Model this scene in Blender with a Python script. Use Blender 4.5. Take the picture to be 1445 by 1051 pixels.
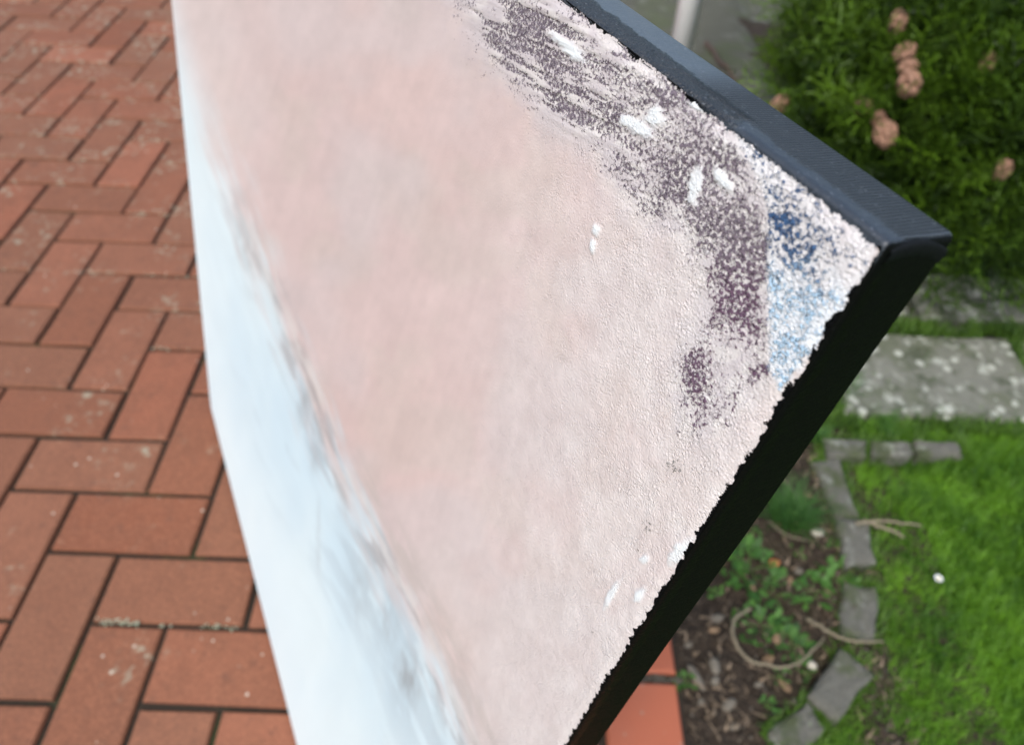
import bpy, bmesh, math, random
import numpy as np
from mathutils import Vector, Matrix
random.seed(7); rng = np.random.default_rng(11)
for o in list(bpy.data.objects): bpy.data.objects.remove(o)
scn = bpy.context.scene; COL = scn.collection

# ------------------------------------------------------------------ camera
F_PX, PITCH, ROLL, CAM_H = 1038.49, 0.81257, 0.04933, 0.9800      # solved from the brick grid and the canvas corners
_F = Vector((0, math.cos(PITCH), -math.sin(PITCH))); _R0 = Vector((1, 0, 0)); _U0 = _R0.cross(_F)
CR = _R0*math.cos(ROLL) + _U0*math.sin(ROLL); CU = -_R0*math.sin(ROLL) + _U0*math.cos(ROLL)
cd = bpy.data.cameras.new('camera'); cam = bpy.data.objects.new('camera', cd); COL.objects.link(cam); scn.camera = cam
cam.matrix_world = Matrix(((CR.x, CU.x, -_F.x, 0), (CR.y, CU.y, -_F.y, 0), (CR.z, CU.z, -_F.z, CAM_H), (0, 0, 0, 1)))
cd.sensor_width = 36; cd.lens = 36*F_PX/1445; cd.clip_start = .01; cd.clip_end = 500
cd.dof.use_dof = True; cd.dof.focus_distance = .165; cd.dof.aperture_fstop = 17
# ------------------------------------------------------------------ light: pale bright overcast
SUN = Vector((-.27, -.50, .82)).normalized()
w = bpy.data.worlds.new('World'); scn.world = w; w.use_nodes = True
nt = w.node_tree; bg = nt.nodes['Background']; sky = nt.nodes.new('ShaderNodeTexSky'); sky.sky_type = 'NISHITA'
sky.sun_disc = False; sky.sun_elevation = math.asin(SUN.z); sky.sun_rotation = math.atan2(SUN.x, SUN.y)
sky.air_density = 1.0; sky.dust_density = 3.0; sky.ozone_density = 1.0; sky.altitude = 50
nt.links.new(sky.outputs[0], bg.inputs[0]); bg.inputs[1].default_value = .14
sl = bpy.data.lights.new('sun', 'SUN'); sun = bpy.data.objects.new('sun', sl); COL.objects.link(sun)
sl.energy = 1.5; sl.angle = math.radians(13); sl.color = (1, .97, .93)
sun.rotation_euler = (-SUN).to_track_quat('-Z', 'Y').to_euler(); sun.location = (0, 0, 6)
vs = scn.view_settings; vs.view_transform = 'Standard'; vs.look = 'None'; vs.gamma = 1; vs.use_curve_mapping = False
vs.exposure = 0.72

# ------------------------------------------------------------------ helpers
def ray(x, y): return CR*((x-722.5)/F_PX) + CU*((525.5-y)/F_PX) + _F
def G(x, y, z=0.0):
    d = ray(x, y); s = (z-CAM_H)/d.z; return Vector((d.x*s, d.y*s, z))
def at(x, y, depth): return Vector((0, 0, CAM_H)) + ray(x, y)*depth
def px(P):
    P = np.asarray(P, float) - np.array([0, 0, CAM_H]); z = P @ np.array(_F)
    return 722.5+F_PX*(P@np.array(CR))/z, 525.5-F_PX*(P@np.array(CU))/z
def _h(ix, iy, s):
    n = (ix.astype(np.int64)*374761393 + iy.astype(np.int64)*668265263 + s*1442695041) & 0x7fffffff
    n = ((n ^ (n >> 13))*1274126177) & 0x7fffffff
    return ((n ^ (n >> 16)) & 0xffff)/65535.0
def vn(x, y, s=0):
    x = np.asarray(x, float); y = np.asarray(y, float)
    ix = np.floor(x); iy = np.floor(y); fx = x-ix; fy = y-iy; fx = fx*fx*(3-2*fx); fy = fy*fy*(3-2*fy)
    a = _h(ix, iy, s); b = _h(ix+1, iy, s); c = _h(ix, iy+1, s); d = _h(ix+1, iy+1, s)
    return (a+(b-a)*fx)*(1-fy) + (c+(d-c)*fx)*fy
def fbm(x, y, s=0, n=4):
    t = 0; a = .5; k = 0
    for i in range(n):
        t = t + a*vn(x*2**i+17.3*i, y*2**i-9.1*i, s+i); k += a; a *= .5
    return t/k
def ss(a, b, x):
    t = np.clip((x-a)/(b-a), 0, 1); return t*t*(3-2*t)
def mesh(name, v, f, mat=None, parent=None, smooth=False):
    me = bpy.data.meshes.new(name); me.from_pydata([tuple(p) for p in v], [], [tuple(q) for q in f]); me.update()
    if smooth: me.shade_smooth()
    return link(name, me, mat, parent)
def np_mesh(name, v, quads, mat=None, parent=None, smooth=True):
    me = bpy.data.meshes.new(name); v = np.asarray(v, np.float32); quads = np.asarray(quads, np.int32); k = quads.shape[1]
    me.vertices.add(len(v)); me.vertices.foreach_set('co', v.ravel())
    me.loops.add(quads.size); me.loops.foreach_set('vertex_index', quads.ravel())
    me.polygons.add(len(quads)); me.polygons.foreach_set('loop_start', np.arange(0, quads.size, k, dtype=np.int32))
    me.update(calc_edges=True)
    if smooth: me.shade_smooth()
    return link(name, me, mat, parent)
def link(name, me, mat=None, parent=None):
    o = bpy.data.objects.new(name, me); COL.objects.link(o)
    if mat and not me.materials: me.materials.append(mat)
    if parent: o.parent = parent
    return o
def tag(o, label=None, cat=None, group=None, kind=None):
    if label: o['label'] = label
    if cat: o['category'] = cat
    if group: o['group'] = group
    if kind: o['kind'] = kind
    return o
def empty(name, loc=(0, 0, 0)):
    o = bpy.data.objects.new(name, None); COL.objects.link(o); o.location = loc; o.empty_display_size = .05; return o
def vcol(o, name, rgb):
    a = o.data.color_attributes.new(name, 'FLOAT_COLOR', 'POINT'); c = np.ones((len(rgb), 4), np.float32); c[:, :3] = rgb
    a.data.foreach_set('color', c.ravel())
def vflt(o, name, x):
    a = o.data.attributes.new(name, 'FLOAT', 'POINT'); a.data.foreach_set('value', np.asarray(x, np.float32))
class M:
    def __init__(s, name, rough=.7, spec=.3):
        s.m = bpy.data.materials.new(name); s.m.use_nodes = True; s.t = s.m.node_tree; s.b = s.t.nodes['Principled BSDF']
        s.out = s.t.nodes['Material Output']; s.set('Roughness', rough); s.set('Specular IOR Level', spec)
    def set(s, k, v):
        if hasattr(v, 'links') or isinstance(v, bpy.types.NodeSocket): s.t.links.new(v, s.b.inputs[k])
        else: s.b.inputs[k].default_value = v
    def n(s, ty, **kw):
        q = s.t.nodes.new('ShaderNode'+ty)
        for k, v in kw.items(): setattr(q, k, v)
        return q
    def put(s, q, k, v):
        if isinstance(v, bpy.types.NodeSocket): s.t.links.new(v, q.inputs[k])
        else: q.inputs[k].default_value = v
    def co(s, scale=(1, 1, 1), kind='Object'):
        c = s.n('TexCoord'); mp = s.n('Mapping'); s.put(mp, 'Vector', c.outputs[kind]); mp.inputs['Scale'].default_value = scale; return mp.outputs[0]
    def pos(s, scale=(1, 1, 1)):
        c = s.n('NewGeometry'); mp = s.n('Mapping'); s.put(mp, 'Vector', c.outputs['Position']); mp.inputs['Scale'].default_value = scale; return mp.outputs[0]
    def noise(s, v, scale, detail=4, rough=.55, dist=0):
        q = s.n('TexNoise'); s.put(q, 'Vector', v); q.inputs['Scale'].default_value = scale; q.inputs['Detail'].default_value = detail
        q.inputs['Roughness'].default_value = rough; q.inputs['Distortion'].default_value = dist; return q.outputs['Fac']
    def vor(s, v, scale, feature='F1'):
        q = s.n('TexVoronoi', feature=feature); s.put(q, 'Vector', v); q.inputs['Scale'].default_value = scale; return q.outputs['Distance']
    def ramp(s, x, a, b, lo=0., hi=1.):
        q = s.n('MapRange', interpolation_type='SMOOTHSTEP'); s.put(q, 0, x); s.put(q, 1, a); s.put(q, 2, b); s.put(q, 3, lo); s.put(q, 4, hi); return q.outputs[0]
    def ma(s, op, a, b=0., c=None):
        q = s.n('Math', operation=op); s.put(q, 0, a); s.put(q, 1, b)
        if c is not None: s.put(q, 2, c)
        return q.outputs[0]
    def mix(s, f, a, b, bt='MIX'):
        q = s.n('Mix', data_type='RGBA', blend_type=bt); s.put(q, 0, f)
        s.put(q, 6, a if isinstance(a, bpy.types.NodeSocket) else (*a, 1)); s.put(q, 7, b if isinstance(b, bpy.types.NodeSocket) else (*b, 1)); return q.outputs[2]
    def attr(s, name, out='Color'):
        q = s.n('Attribute'); q.attribute_name = name; return q.outputs[out]
    def rnd(s): return s.n('ObjectInfo').outputs['Random']
    def bump(s, h, dist, strength=1.):
        q = s.n('Bump'); q.inputs['Strength'].default_value = strength; q.inputs['Distance'].default_value = dist; s.put(q, 'Height', h)
        s.t.links.new(q.outputs[0], s.b.inputs['Normal']); return q
    def col(s, c):
        if isinstance(c, bpy.types.NodeSocket): s.t.links.new(c, s.b.inputs['Base Color'])
        else: s.b.inputs['Base Color'].default_value = (*c, 1)

# ------------------------------------------------------------------ surface materials
def m_brick():
    m = M('clay_paver', .82, .25); v = m.co(); p = m.pos()
    r = m.rnd()
    base = m.mix(r, (.188, .066, .034), (.280, .105, .060))
    r2 = m.ma('FRACT', m.ma('MULTIPLY', r, 7.31)); base = m.mix(m.ma('MULTIPLY', r2, .8), base, (.175, .085, .050))
    big = m.noise(p, 14, 4, .6); base = m.mix(m.ramp(big, .35, .7, 0, .55), base, (.155, .066, .038))
    fine = m.noise(p, 260, 5, .65); base = m.mix(m.ramp(fine, .42, .68, 0, .4), base, (.37, .155, .085))
    pit = m.vor(p, 150); pn = m.noise(p, 60, 2); base = m.mix(m.ma('MULTIPLY', m.ramp(pit, .10, .2, 1, 0), m.ramp(pn, .44, .56)), base, (.06, .032, .022))
    grime = m.noise(p, 38, 5, .7); base = m.mix(m.ramp(grime, .54, .74, 0, .5), base, (.11, .055, .038))
    ln = m.noise(p, 9, 5, .6); lf = m.noise(p, 55, 6, .72); y = m.n('SeparateXYZ'); m.put(y, 0, p)
    far = m.ramp(y.outputs[1], .6, 1.9, -.05, .05)
    li = m.ma('MULTIPLY', m.ramp(m.ma('ADD', ln, far), .5, .64), m.ramp(lf, .5, .66)); base = m.mix(m.ma('MULTIPLY', li, .75), base, (.36, .37, .27))
    sp = m.vor(p, 60); sn = m.noise(p, 17, 1); base = m.mix(m.ma('MULTIPLY', m.ramp(sp, .09, .17, .85, 0), m.ramp(sn, .60, .66)), base, (.55, .50, .40))
    m.col(base); m.bump(m.ma('ADD', fine, m.ma('MULTIPLY', big, 1.2)), .0016, .6); return m.m
def m_edgebrick():
    m = M('orange_clay_paver', .75, .3); p = m.pos(); r = m.rnd()
    b = m.mix(r, (.36, .105, .055), (.40, .12, .063)); f = m.noise(p, 300, 4, .6); g = m.noise(p, 20, 4)
    b = m.mix(m.ramp(g, .4, .7, 0, .35), b, (.36, .12, .07)); sp = m.vor(p, 55); b = m.mix(m.ramp(sp, .08, .16, .5, 0), b, (.32, .27, .2))
    m.col(b); m.bump(f, .001, .5); return m.m
def m_joint():
    m = M('joint_sand', .95, .1); p = m.pos(); n = m.noise(p, 12, 4); f = m.noise(p, 220, 4, .7)
    b = m.mix(f, (.018, .014, .011), (.07, .055, .042)); b = m.mix(m.ramp(n, .52, .68, 0, .7), b, (.045, .06, .025)); m.col(b); m.bump(f, .004); return m.m
def m_soil():
    m = M('dark_soil', .92, .2); p = m.pos(); f = m.noise(p, 70, 6, .7); g = m.noise(p, 8, 3); v = m.vor(p, 90)
    b = m.mix(f, (.016, .012, .009), (.085, .064, .046)); b = m.mix(m.ramp(g, .5, .7, 0, .5), b, (.05, .045, .022))
    b = m.mix(m.ramp(v, .08, .2, .35, 0), b, (.17, .14, .105)); m.col(b); m.bump(m.ma('ADD', f, m.ma('MULTIPLY', v, .7)), .008); return m.m
def m_stone(name, a, b, lich, sc=1., moss=.55):
    m = M(name, .9, .2); p = m.pos(); f = m.noise(p, 60*sc, 6, .7); g = m.noise(p, 9*sc, 4, .6); q = m.noise(p, 240*sc, 4, .7)
    c = m.mix(f, a, b); c = m.mix(m.ramp(g, .47, .64, 0, moss), c, (.085, .105, .045)); c = m.mix(m.ramp(q, .55, .7, 0, .4), c, (.055, .05, .042))
    d = m.noise(p, 24*sc, 5, .65); c = m.mix(m.ramp(d, .56, .66, 0, lich), c, (.52, .54, .46)); m.col(c); m.bump(m.ma('ADD', f, q), .004, .8); return m.m
def m_leaf(name, lo, hi, trans=.35, rough=.55, attr=True):
    m = M(name, rough, .35); t = m.attr('tint', 'Fac') if attr else m.rnd()
    c = m.mix(t, lo, hi); m.col(c)
    tr = m.n('BsdfTranslucent'); m.put(tr, 'Color', m.mix(.5, c, (hi[0]*1.3, hi[1]*1.3, hi[2]))); mx = m.n('MixShader'); mx.inputs[0].default_value = trans
    m.t.links.new(m.b.outputs[0], mx.inputs[1]); m.t.links.new(tr.outputs[0], mx.inputs[2]); m.t.links.new(mx.outputs[0], m.out.inputs[0]); return m.m
def m_plain(name, a, b, sc=40, rough=.8, spec=.25, bump=.002):
    m = M(name, rough, spec); v = m.co(); f = m.noise(v, sc, 5, .6); c = m.mix(f, a, b); m.col(c); m.bump(f, bump, .7); return m.m
BRICK, EDGEB, JOINT, SOIL = m_brick(), m_edgebrick(), m_joint(), m_soil()
SETT = m_stone('granite_sett', (.105, .103, .082), (.225, .22, .185), .35, 1.7, .85)
SLAB = m_stone('concrete_slab', (.13, .135, .105), (.30, .30, .25), .7)
def spots(mt):
    t = mt.node_tree; b = t.nodes['Principled BSDF']; old = b.inputs['Base Color'].links[0].from_socket; m = M.__new__(M); m.m = mt; m.t = t; m.b = b
    p = m.pos(); v = m.vor(p, 34); n = m.noise(p, 11, 3, .6); nn = m.noise(p, 60, 4, .6)
    k = m.ma('MULTIPLY', m.ramp(m.ma('ADD', v, m.ma('MULTIPLY', nn, .35)), .38, .50, 1, 0), m.ramp(n, .36, .52)); dk_ = m.noise(p, 19, 5, .7); old = m.mix(m.ramp(dk_, .48, .66, 0, .75), old, (.055, .07, .035)); c = m.mix(m.ma('MULTIPLY', k, .8), old, (.56, .58, .49)); m.col(c)
spots(SLAB)
CONC = m_stone('grey_concrete', (.068, .068, .050), (.125, .124, .095), .12, .6)
GRASS = m_leaf('grass_blade', (.030, .098, .006), (.185, .385, .026), .36)
MOSS = m_leaf('moss', (.02, .055, .008), (.10, .20, .02), .2)
WEED = m_leaf('weed_leaf', (.022, .075, .016), (.10, .235, .04), .3)
NEEDLE = m_leaf('conifer_scale', (.004, .014, .0025), (.115, .225, .010), .16)
BARK = m_plain('bark', (.06, .04, .028), (.16, .11, .08), 60)
TWIG = m_plain('dry_twig', (.15, .125, .08), (.29, .25, .17), 120)
DARKTWIG = m_plain('dark_twig', (.06, .04, .03), (.12, .085, .065), 80)
CONE = m_plain('cone_scale', (.15, .08, .05), (.40, .235, .16), 90)
PALE = m_plain('pale_stone', (.40, .37, .30), (.62, .58, .47), 60)
GREYST = m_plain('grey_stone', (.085, .075, .058), (.235, .21, .165), 160)
DEADLEAF = m_plain('dead_leaf', (.16, .10, .055), (.32, .22, .13), 60)
ORANGELEAF = m_plain('orange_leaf', (.40, .15, .05), (.52, .22, .08), 60)
WHITEP = m_plain('white_paint', (.78, .82, .79), (.84, .87, .84), 30, .35, .5, .0004)

# ------------------------------------------------------------------ the setting
def lawn_mat():
    m = M('turf', .95, .1); p = m.pos(); f = m.noise(p, 60, 6, .7); m.col(m.mix(f, (.02, .04, .008), (.06, .12, .02))); m.bump(f, .01); return m.m
TURF = lawn_mat()
S = 150
tag(mesh('ground', [(-S, -S, -.07), (S, -S, -.07), (S, S, -.07), (-S, S, -.07)], [(0, 1, 2, 3)], TURF), kind='structure')

# brick pavement: 90 degree herringbone, 105 mm module, lattice solved from the photograph
U, YAW, OX, OY = .105, .01754, -.55716, .31663; cy_, sy_ = math.cos(YAW), math.sin(YAW)
def lat(c, k): return (OX+U*(c*cy_-k*sy_), OY+U*(c*sy_+k*cy_))
CE = 7.6128                                        # lattice column of the pavement's outer edge
CH = CE-1.035                                       # herringbone is cut against the edge course here
pav = mesh('brick_pavement', [(*lat(-26, -9), -.009), (*lat(CE+.02, -9), -.009), (*lat(CE+.02, 36), -.009), (-3.6, lat(CE, 36)[1], -.009)], [(0, 1, 2, 3)], JOINT)
tag(pav, kind='structure')
def brick_mesh(l, w, seed, ch=.0028):
    r = random.Random(seed); j = lambda a=.0011: r.uniform(-a, a)
    v = []
    for z, ins in ((-.045, 0), (-ch, 0), (0, ch)):
        for sx, sy in ((-1, -1), (1, -1), (1, 1), (-1, 1)): v.append((sx*(l/2-ins)+j(), sy*(w/2-ins)+j(), z+(j(.0004) if z > -.04 else 0)))
    # a few extra points along the long arrises so that no edge is ruler straight
    f = [(8, 9, 10, 11)]
    for a in (0, 4):
        for i in range(4): k = (i+1) % 4; f.append((a+i, a+k, a+4+k, a+4+i))
    me = bpy.data.meshes.new('brick'); me.from_pydata(v, [], f); me.update(); me.materials.append(BRICK); return me
variants = [brick_mesh(2*U-.0075, U-.0075, 50+i) for i in range(10)]
items = []
for r_ in range(-8, 36):
    for n in range(-9, 13):
        s = 1-r_+4*n
        # H brick of this row, then the V brick that starts in this row
        for (c0, c1, k0, k1) in ((s, s+2, r_, r_+1), (s+2, s+3, r_, r_+2)):
            if c0 < -25 or c0 > CH-.12: continue
            items.append((c0, min(c1, CH), k0, k1))
def score(it):
    x, y = lat((it[0]+it[1])/2, (it[2]+it[3])/2); P = np.array([[x, y, 0.]]); d = np.array(P[0])-[0, 0, CAM_H]
    dep = float(d @ np.array(_F))
    if dep < .2: return 1e6 + abs(y)
    X, Y = px(P); X, Y = X[0], Y[0]
    outx = max(0, -X-40, X-700); outy = max(0, -Y-60, Y-1130)
    return dep*100 + (outx+outy)*2
items.sort(key=score)
far_v, far_f = [], []
vm = {}
for i, (c0, c1, k0, k1) in enumerate(items):
    x, y = lat((c0+c1)/2, (k0+k1)/2); ver = (k1-k0) == 2; full = abs((c1-c0)*(k1-k0)-2) < 1e-6
    if full: me = variants[rng.integers(10)]
    else:
        key = (round(c1-c0, 3), k1-k0)
        if key not in vm: vm[key] = brick_mesh((k1-k0 if ver else c1-c0)*U-.0075, (c1-c0 if ver else k1-k0)*U-.0075, 7+len(vm))
        me = vm[key]
    rot = YAW + (math.pi/2 if ver else 0) + (math.pi if rng.random() < .5 and full else 0) + rng.normal(0, .006)
    z = float(np.clip(rng.normal(-.0012, .0009), -.004, .0)); tx, ty = rng.normal(0, .005, 2)
    Mx = Matrix.Translation((x, y, z)) @ Matrix.Rotation(rot, 4, 'Z') @ Matrix.Rotation(tx, 4, 'X') @ Matrix.Rotation(ty*.5, 4, 'Y')
    if i < 285:
        o = link('brick', me, None, pav); o.matrix_world = Mx
    else:
        b = len(far_v); far_v += [Mx @ q.co for q in me.vertices]; far_f += [[b+q for q in p.vertices] for p in me.polygons]
tag(mesh('brick_field', far_v, far_f, BRICK, pav), kind='stuff')
em = brick_mesh(.200, .098, 3, .004); em.materials.clear(); em.materials.append(EDGEB)
em.name = 'edge_brick'
for i in range(-4, 14):
    yy = .385 + .1065 + i*.213; x0 = lat(CE-.5, (yy-OY)/U)[0]
    if i < 14:
        o = link('edge_brick', em, None, pav); o.matrix_world = Matrix.Translation((x0, yy, .001)) @ Matrix.Rotation(YAW+math.pi/2+rng.normal(0, .004), 4, 'Z')

def grid(name, x0, x1, y0, y1, step, hf, mat, mask=None):
    xs = np.arange(x0, x1+step, step); ys = np.arange(y0, y1+step, step); X, Y = np.meshgrid(xs, ys); nx, ny = len(xs), len(ys)
    Z = hf(X, Y); v = np.stack([X.ravel(), Y.ravel(), Z.ravel()], 1)
    i = (np.arange(ny-1)[:, None]*nx+np.arange(nx-1)[None]).ravel(); q = np.stack([i, i+1, i+1+nx, i+nx], 1)
    if mask is not None:
        cx = X.ravel()[q].mean(1); cyy = Y.ravel()[q].mean(1); q = q[mask(cx, cyy)]
    return np_mesh(name, v, q, mat)
def edge_x(y): return lat(CE, 0)[0] - (y-lat(CE, 0)[1])*math.tan(YAW)
def soil_h(x, y): return -.030 + .020*fbm(x*22, y*22, 3, 5) + .010*fbm(x*90, y*90, 9, 3) + .012*ss(.06, .0, np.abs(x-.50))
soil = grid('soil_bed', .235, .66, .16, .90, .004, soil_h, SOIL); tag(soil, kind='structure')
soil2 = grid('conifer_bed', .60, 2.6, 1.30, 2.7, .02, lambda x, y: -.035+.03*fbm(x*15, y*15, 5, 4), SOIL); tag(soil2, kind='structure')
lawn = grid('lawn', .40, 3.2, -1.2, .86, .02, lambda x, y: -.034+.018*fbm(x*12, y*12, 8, 4)-.03*ss(.60, .50, x)*ss(.3, .4, y), TURF); tag(lawn, kind='structure')
conc = grid('concrete_path', .20, 3.2, .82, 5.0, .03, lambda x, y: -.048+.006*fbm(x*8, y*8, 2, 3)+.034*ss(.82, .72, x)*ss(1.28, 1.36, y), CONC); tag(conc, kind='structure')

# rough stone slabs behind the lawn
def prism(name, quad, top, bot, mat, parent, ch=.006, seed=0, sub=5):
    r = random.Random(seed); ring = []
    n = len(quad)
    for i in range(n):
        a, b = Vector(quad[i]), Vector(quad[(i+1) % n])
        for k in range(sub):
            p = a.lerp(b, k/sub); ring.append((p.x+r.uniform(-1, 1)*ch*.5, p.y+r.uniform(-1, 1)*ch*.5))
    c = (sum(p[0] for p in ring)/len(ring), sum(p[1] for p in ring)/len(ring)); v = []; m_ = len(ring)
    def ins(p, d):
        q = Vector((c[0]-p[0], c[1]-p[1])); q = q/q.length*d; return p[0]+q.x, p[1]+q.y
    for z, d in ((bot, 0), (top-ch, 0), (top-ch*.25, ch*.7), (top, ch*2)):
        for p in ring: X, Y = ins(p, d); v.append((X, Y, z+(r.uniform(-1, 1)*ch*.22 if z > bot else 0)))
    v.append((c[0], c[1], top+r.uniform(-1, 1)*ch*.3)); f = []
    for a in range(3):
        for i in range(m_): k = (i+1) % m_; f.append((a*m_+i, a*m_+k, (a+1)*m_+k, (a+1)*m_+i))
    for i in range(m_): f.append((3*m_+i, 3*m_+(i+1) % m_, 4*m_))
    return mesh(name, v, f, mat, parent)
path = empty('slab_path', (.9, 1.05, -.045)); tag(path, 'weathered grey stone slabs with mossy joints beyond the lawn', 'slab path')
xs = [.27, .585, .985, 1.40, 1.82, 2.25]
for row, (y0, y1, sh) in enumerate(((.868, 1.085, 0), (1.135, 1.285, -.17))):
    for i in range(5):
        a, b = xs[i]+sh+.012, xs[i+1]+sh-.012
        if row and i == 0: a = .27
        o = prism('slab', [(a, y0), (b, y0+.006), (b+.004, y1), (a+.003, y1-.005)], .004, -.06, SLAB, None, .006, 20+i+row*9, 8); o.parent = path; o.matrix_parent_inverse = Matrix.Translation((-.9, -1.05, .045))

# grass, moss: blades as tapered bent strips
def blades(name, P, L, lean, width, mat, tint, kind='stuff', parent=None, seg=3):
    n = len(P); az = rng.uniform(0, 2*np.pi, n); d = np.stack([np.cos(az), np.sin(az)], 1); sd = np.stack([-d[:, 1], d[:, 0]], 1)
    V = np.zeros((n, 2*seg+1, 3)); 
    for k in range(seg+1):
        t = k/seg; h = L*(t-.25*lean*t*t); out = L*lean*t*t; wv = width*(1-t**1.6)*.5
        c = P + np.stack([d[:, 0]*out, d[:, 1]*out, h], 1)
        if k < seg:
            V[:, 2*k, :] = c; V[:, 2*k+1, :] = c; V[:, 2*k, :2] -= sd*wv[:, None]; V[:, 2*k+1, :2] += sd*wv[:, None]
        else: V[:, 2*k, :] = c
    base = (np.arange(n)*(2*seg+1))[:, None]
    tr = []
    for k in range(seg-1): tr += [[2*k, 2*k+1, 2*k+3], [2*k, 2*k+3, 2*k+2]]
    tr += [[2*seg-2, 2*seg-1, 2*seg]]
    T = (base[:, None, :] + np.array(tr)[None]).reshape(-1, 3)
    o = np_mesh(name, V.reshape(-1, 3), T, mat, parent, smooth=False); vflt(o, 'tint', np.repeat(tint, 2*seg+1)); 
    if kind: tag(o, kind=kind)
    return o
EP = [G(*p) for p in ((1206, 612), (1212, 640), (1216, 720), (1230, 760), (1240, 820), (1242, 900), (1232, 950), (1185, 1018), (1168, 1040), (1120, 1080))]
EPy = np.array([p.y for p in EP])[::-1]; EPx = np.array([p.x for p in EP])[::-1]
def lawn_left(y): return np.interp(y, EPy, EPx)
def lawn_pts(n, x0, x1, y0, y1):
    P = np.stack([rng.uniform(x0, x1, n), rng.uniform(y0, y1, n)], 1); P = P[P[:, 0] > lawn_left(P[:, 1])+.002*rng.normal(size=len(P))]; return P
A = np.concatenate([lawn_pts(60000, .40, 1.12, .22, .852), lawn_pts(2500, .54, 1.2, .80, .872), lawn_pts(16000, .40, 2.2, -.6, .845)])
dn = fbm(A[:, 0]*14, A[:, 1]*14, 21, 4); keep = rng.random(len(A)) < .45+1.1*dn; A = A[keep]; dn = dn[keep]
P3 = np.c_[A, np.full(len(A), -.028)]; hb = .6+.9*fbm(A[:, 0]*9, A[:, 1]*9, 4, 3)
gr = blades('grass', P3, rng.uniform(.018, .036, len(A))*hb, rng.uniform(.15, 1.1, len(A)), rng.uniform(.0018, .0036, len(A)), GRASS, np.clip(-.25+1.5*fbm(A[:, 0]*30, A[:, 1]*30, 31, 4)+rng.normal(0, .2, len(A)), 0, 1))
tag(gr, 'short bright green lawn grass beside the stone edging', 'grass')
QUADS = [[(1166, 642), (1224, 643), (1222, 621), (1164, 620)], [(1234, 643), (1291, 641), (1287, 622), (1230, 621)], [(1299, 641), (1360, 640), (1352, 620), (1294, 621)],
         [(1184, 727), (1209, 722), (1184, 646), (1151, 648)], [(1194, 796), (1233, 791), (1226, 736), (1184, 731)],
         [(1193, 894), (1236, 901), (1238, 829), (1195, 819)], [(1147, 982), (1181, 1013), (1229, 950), (1188, 916)],
         [(1085, 1030), (1120, 1075), (1170, 1026), (1145, 990)]]
def moss_pts(n, x0, x1, yc, sg): return np.stack([rng.uniform(x0, x1, n), rng.normal(yc, sg, n)], 1)
mp = [moss_pts(6500, .30, 1.5, 1.110, .016), moss_pts(3500, .30, 1.5, .856, .010), moss_pts(5500, .45, 1.6, 1.315, .026), moss_pts(1100, .45, .66, .93, .05), moss_pts(900, .50, .66, 1.07, .03)]
for xx in xs[:5]:
    n = 900; mp.append(np.stack([rng.normal(xx, .010, n), rng.uniform(.87, 1.09, n)], 1))
n = 5200; B_ = np.stack([rng.uniform(.45, 1.3, n), rng.uniform(.86, 1.34, n)], 1); mp.append(B_[fbm(B_[:, 0]*13, B_[:, 1]*13, 63, 3) > .56])
for q in QUADS:
    g = [G(*p) for p in q]
    for a_ in range(4):
        t = rng.random((150, 1)); p0 = np.array(g[a_])[None, :2]; p1 = np.array(g[(a_+1) % 4])[None, :2]; mp.append(p0*(1-t)+p1*t+rng.normal(0, .0045, (150, 2)))
A = np.concatenate(mp); k = fbm(A[:, 0]*16, A[:, 1]*16, 44, 3); A = A[k > .40]
mo = blades('moss', np.c_[A, np.full(len(A), -.012)], rng.uniform(.010, .030, len(A)), rng.uniform(.2, 1.2, len(A)), rng.uniform(.002, .0045, len(A)), MOSS, np.clip(.2+.8*fbm(A[:, 0]*25, A[:, 1]*25, 5, 3)+rng.normal(0, .2, len(A)), 0, 1))
tag(mo, 'green moss and fine grass in the joints of the stone slabs', 'moss')

# ------------------------------------------------------------------ stone edging between soil and lawn
edg = empty('stone_edging', G(1210, 800)); tag(edg, 'curved row of small grey stones between the soil and the lawn', 'edging')
for i, q in enumerate(QUADS):
    cx_ = sum(p[0] for p in q)/4; cy2 = sum(p[1] for p in q)/4; g = [G(cx_+(p[0]-cx_)*(1.12 if q[0][1]-q[2][1] > 30 else 1.0), cy2+(p[1]-cy2)*1.05, .012) for p in q]; o = prism('edging_stone', [(p.x, p.y) for p in g], .012+rng.uniform(-.004, .004), -.05, SETT, None, .0055, 70+i, 5)
    o.parent = edg; o.matrix_parent_inverse = Matrix.Translation(-edg.location)

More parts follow.
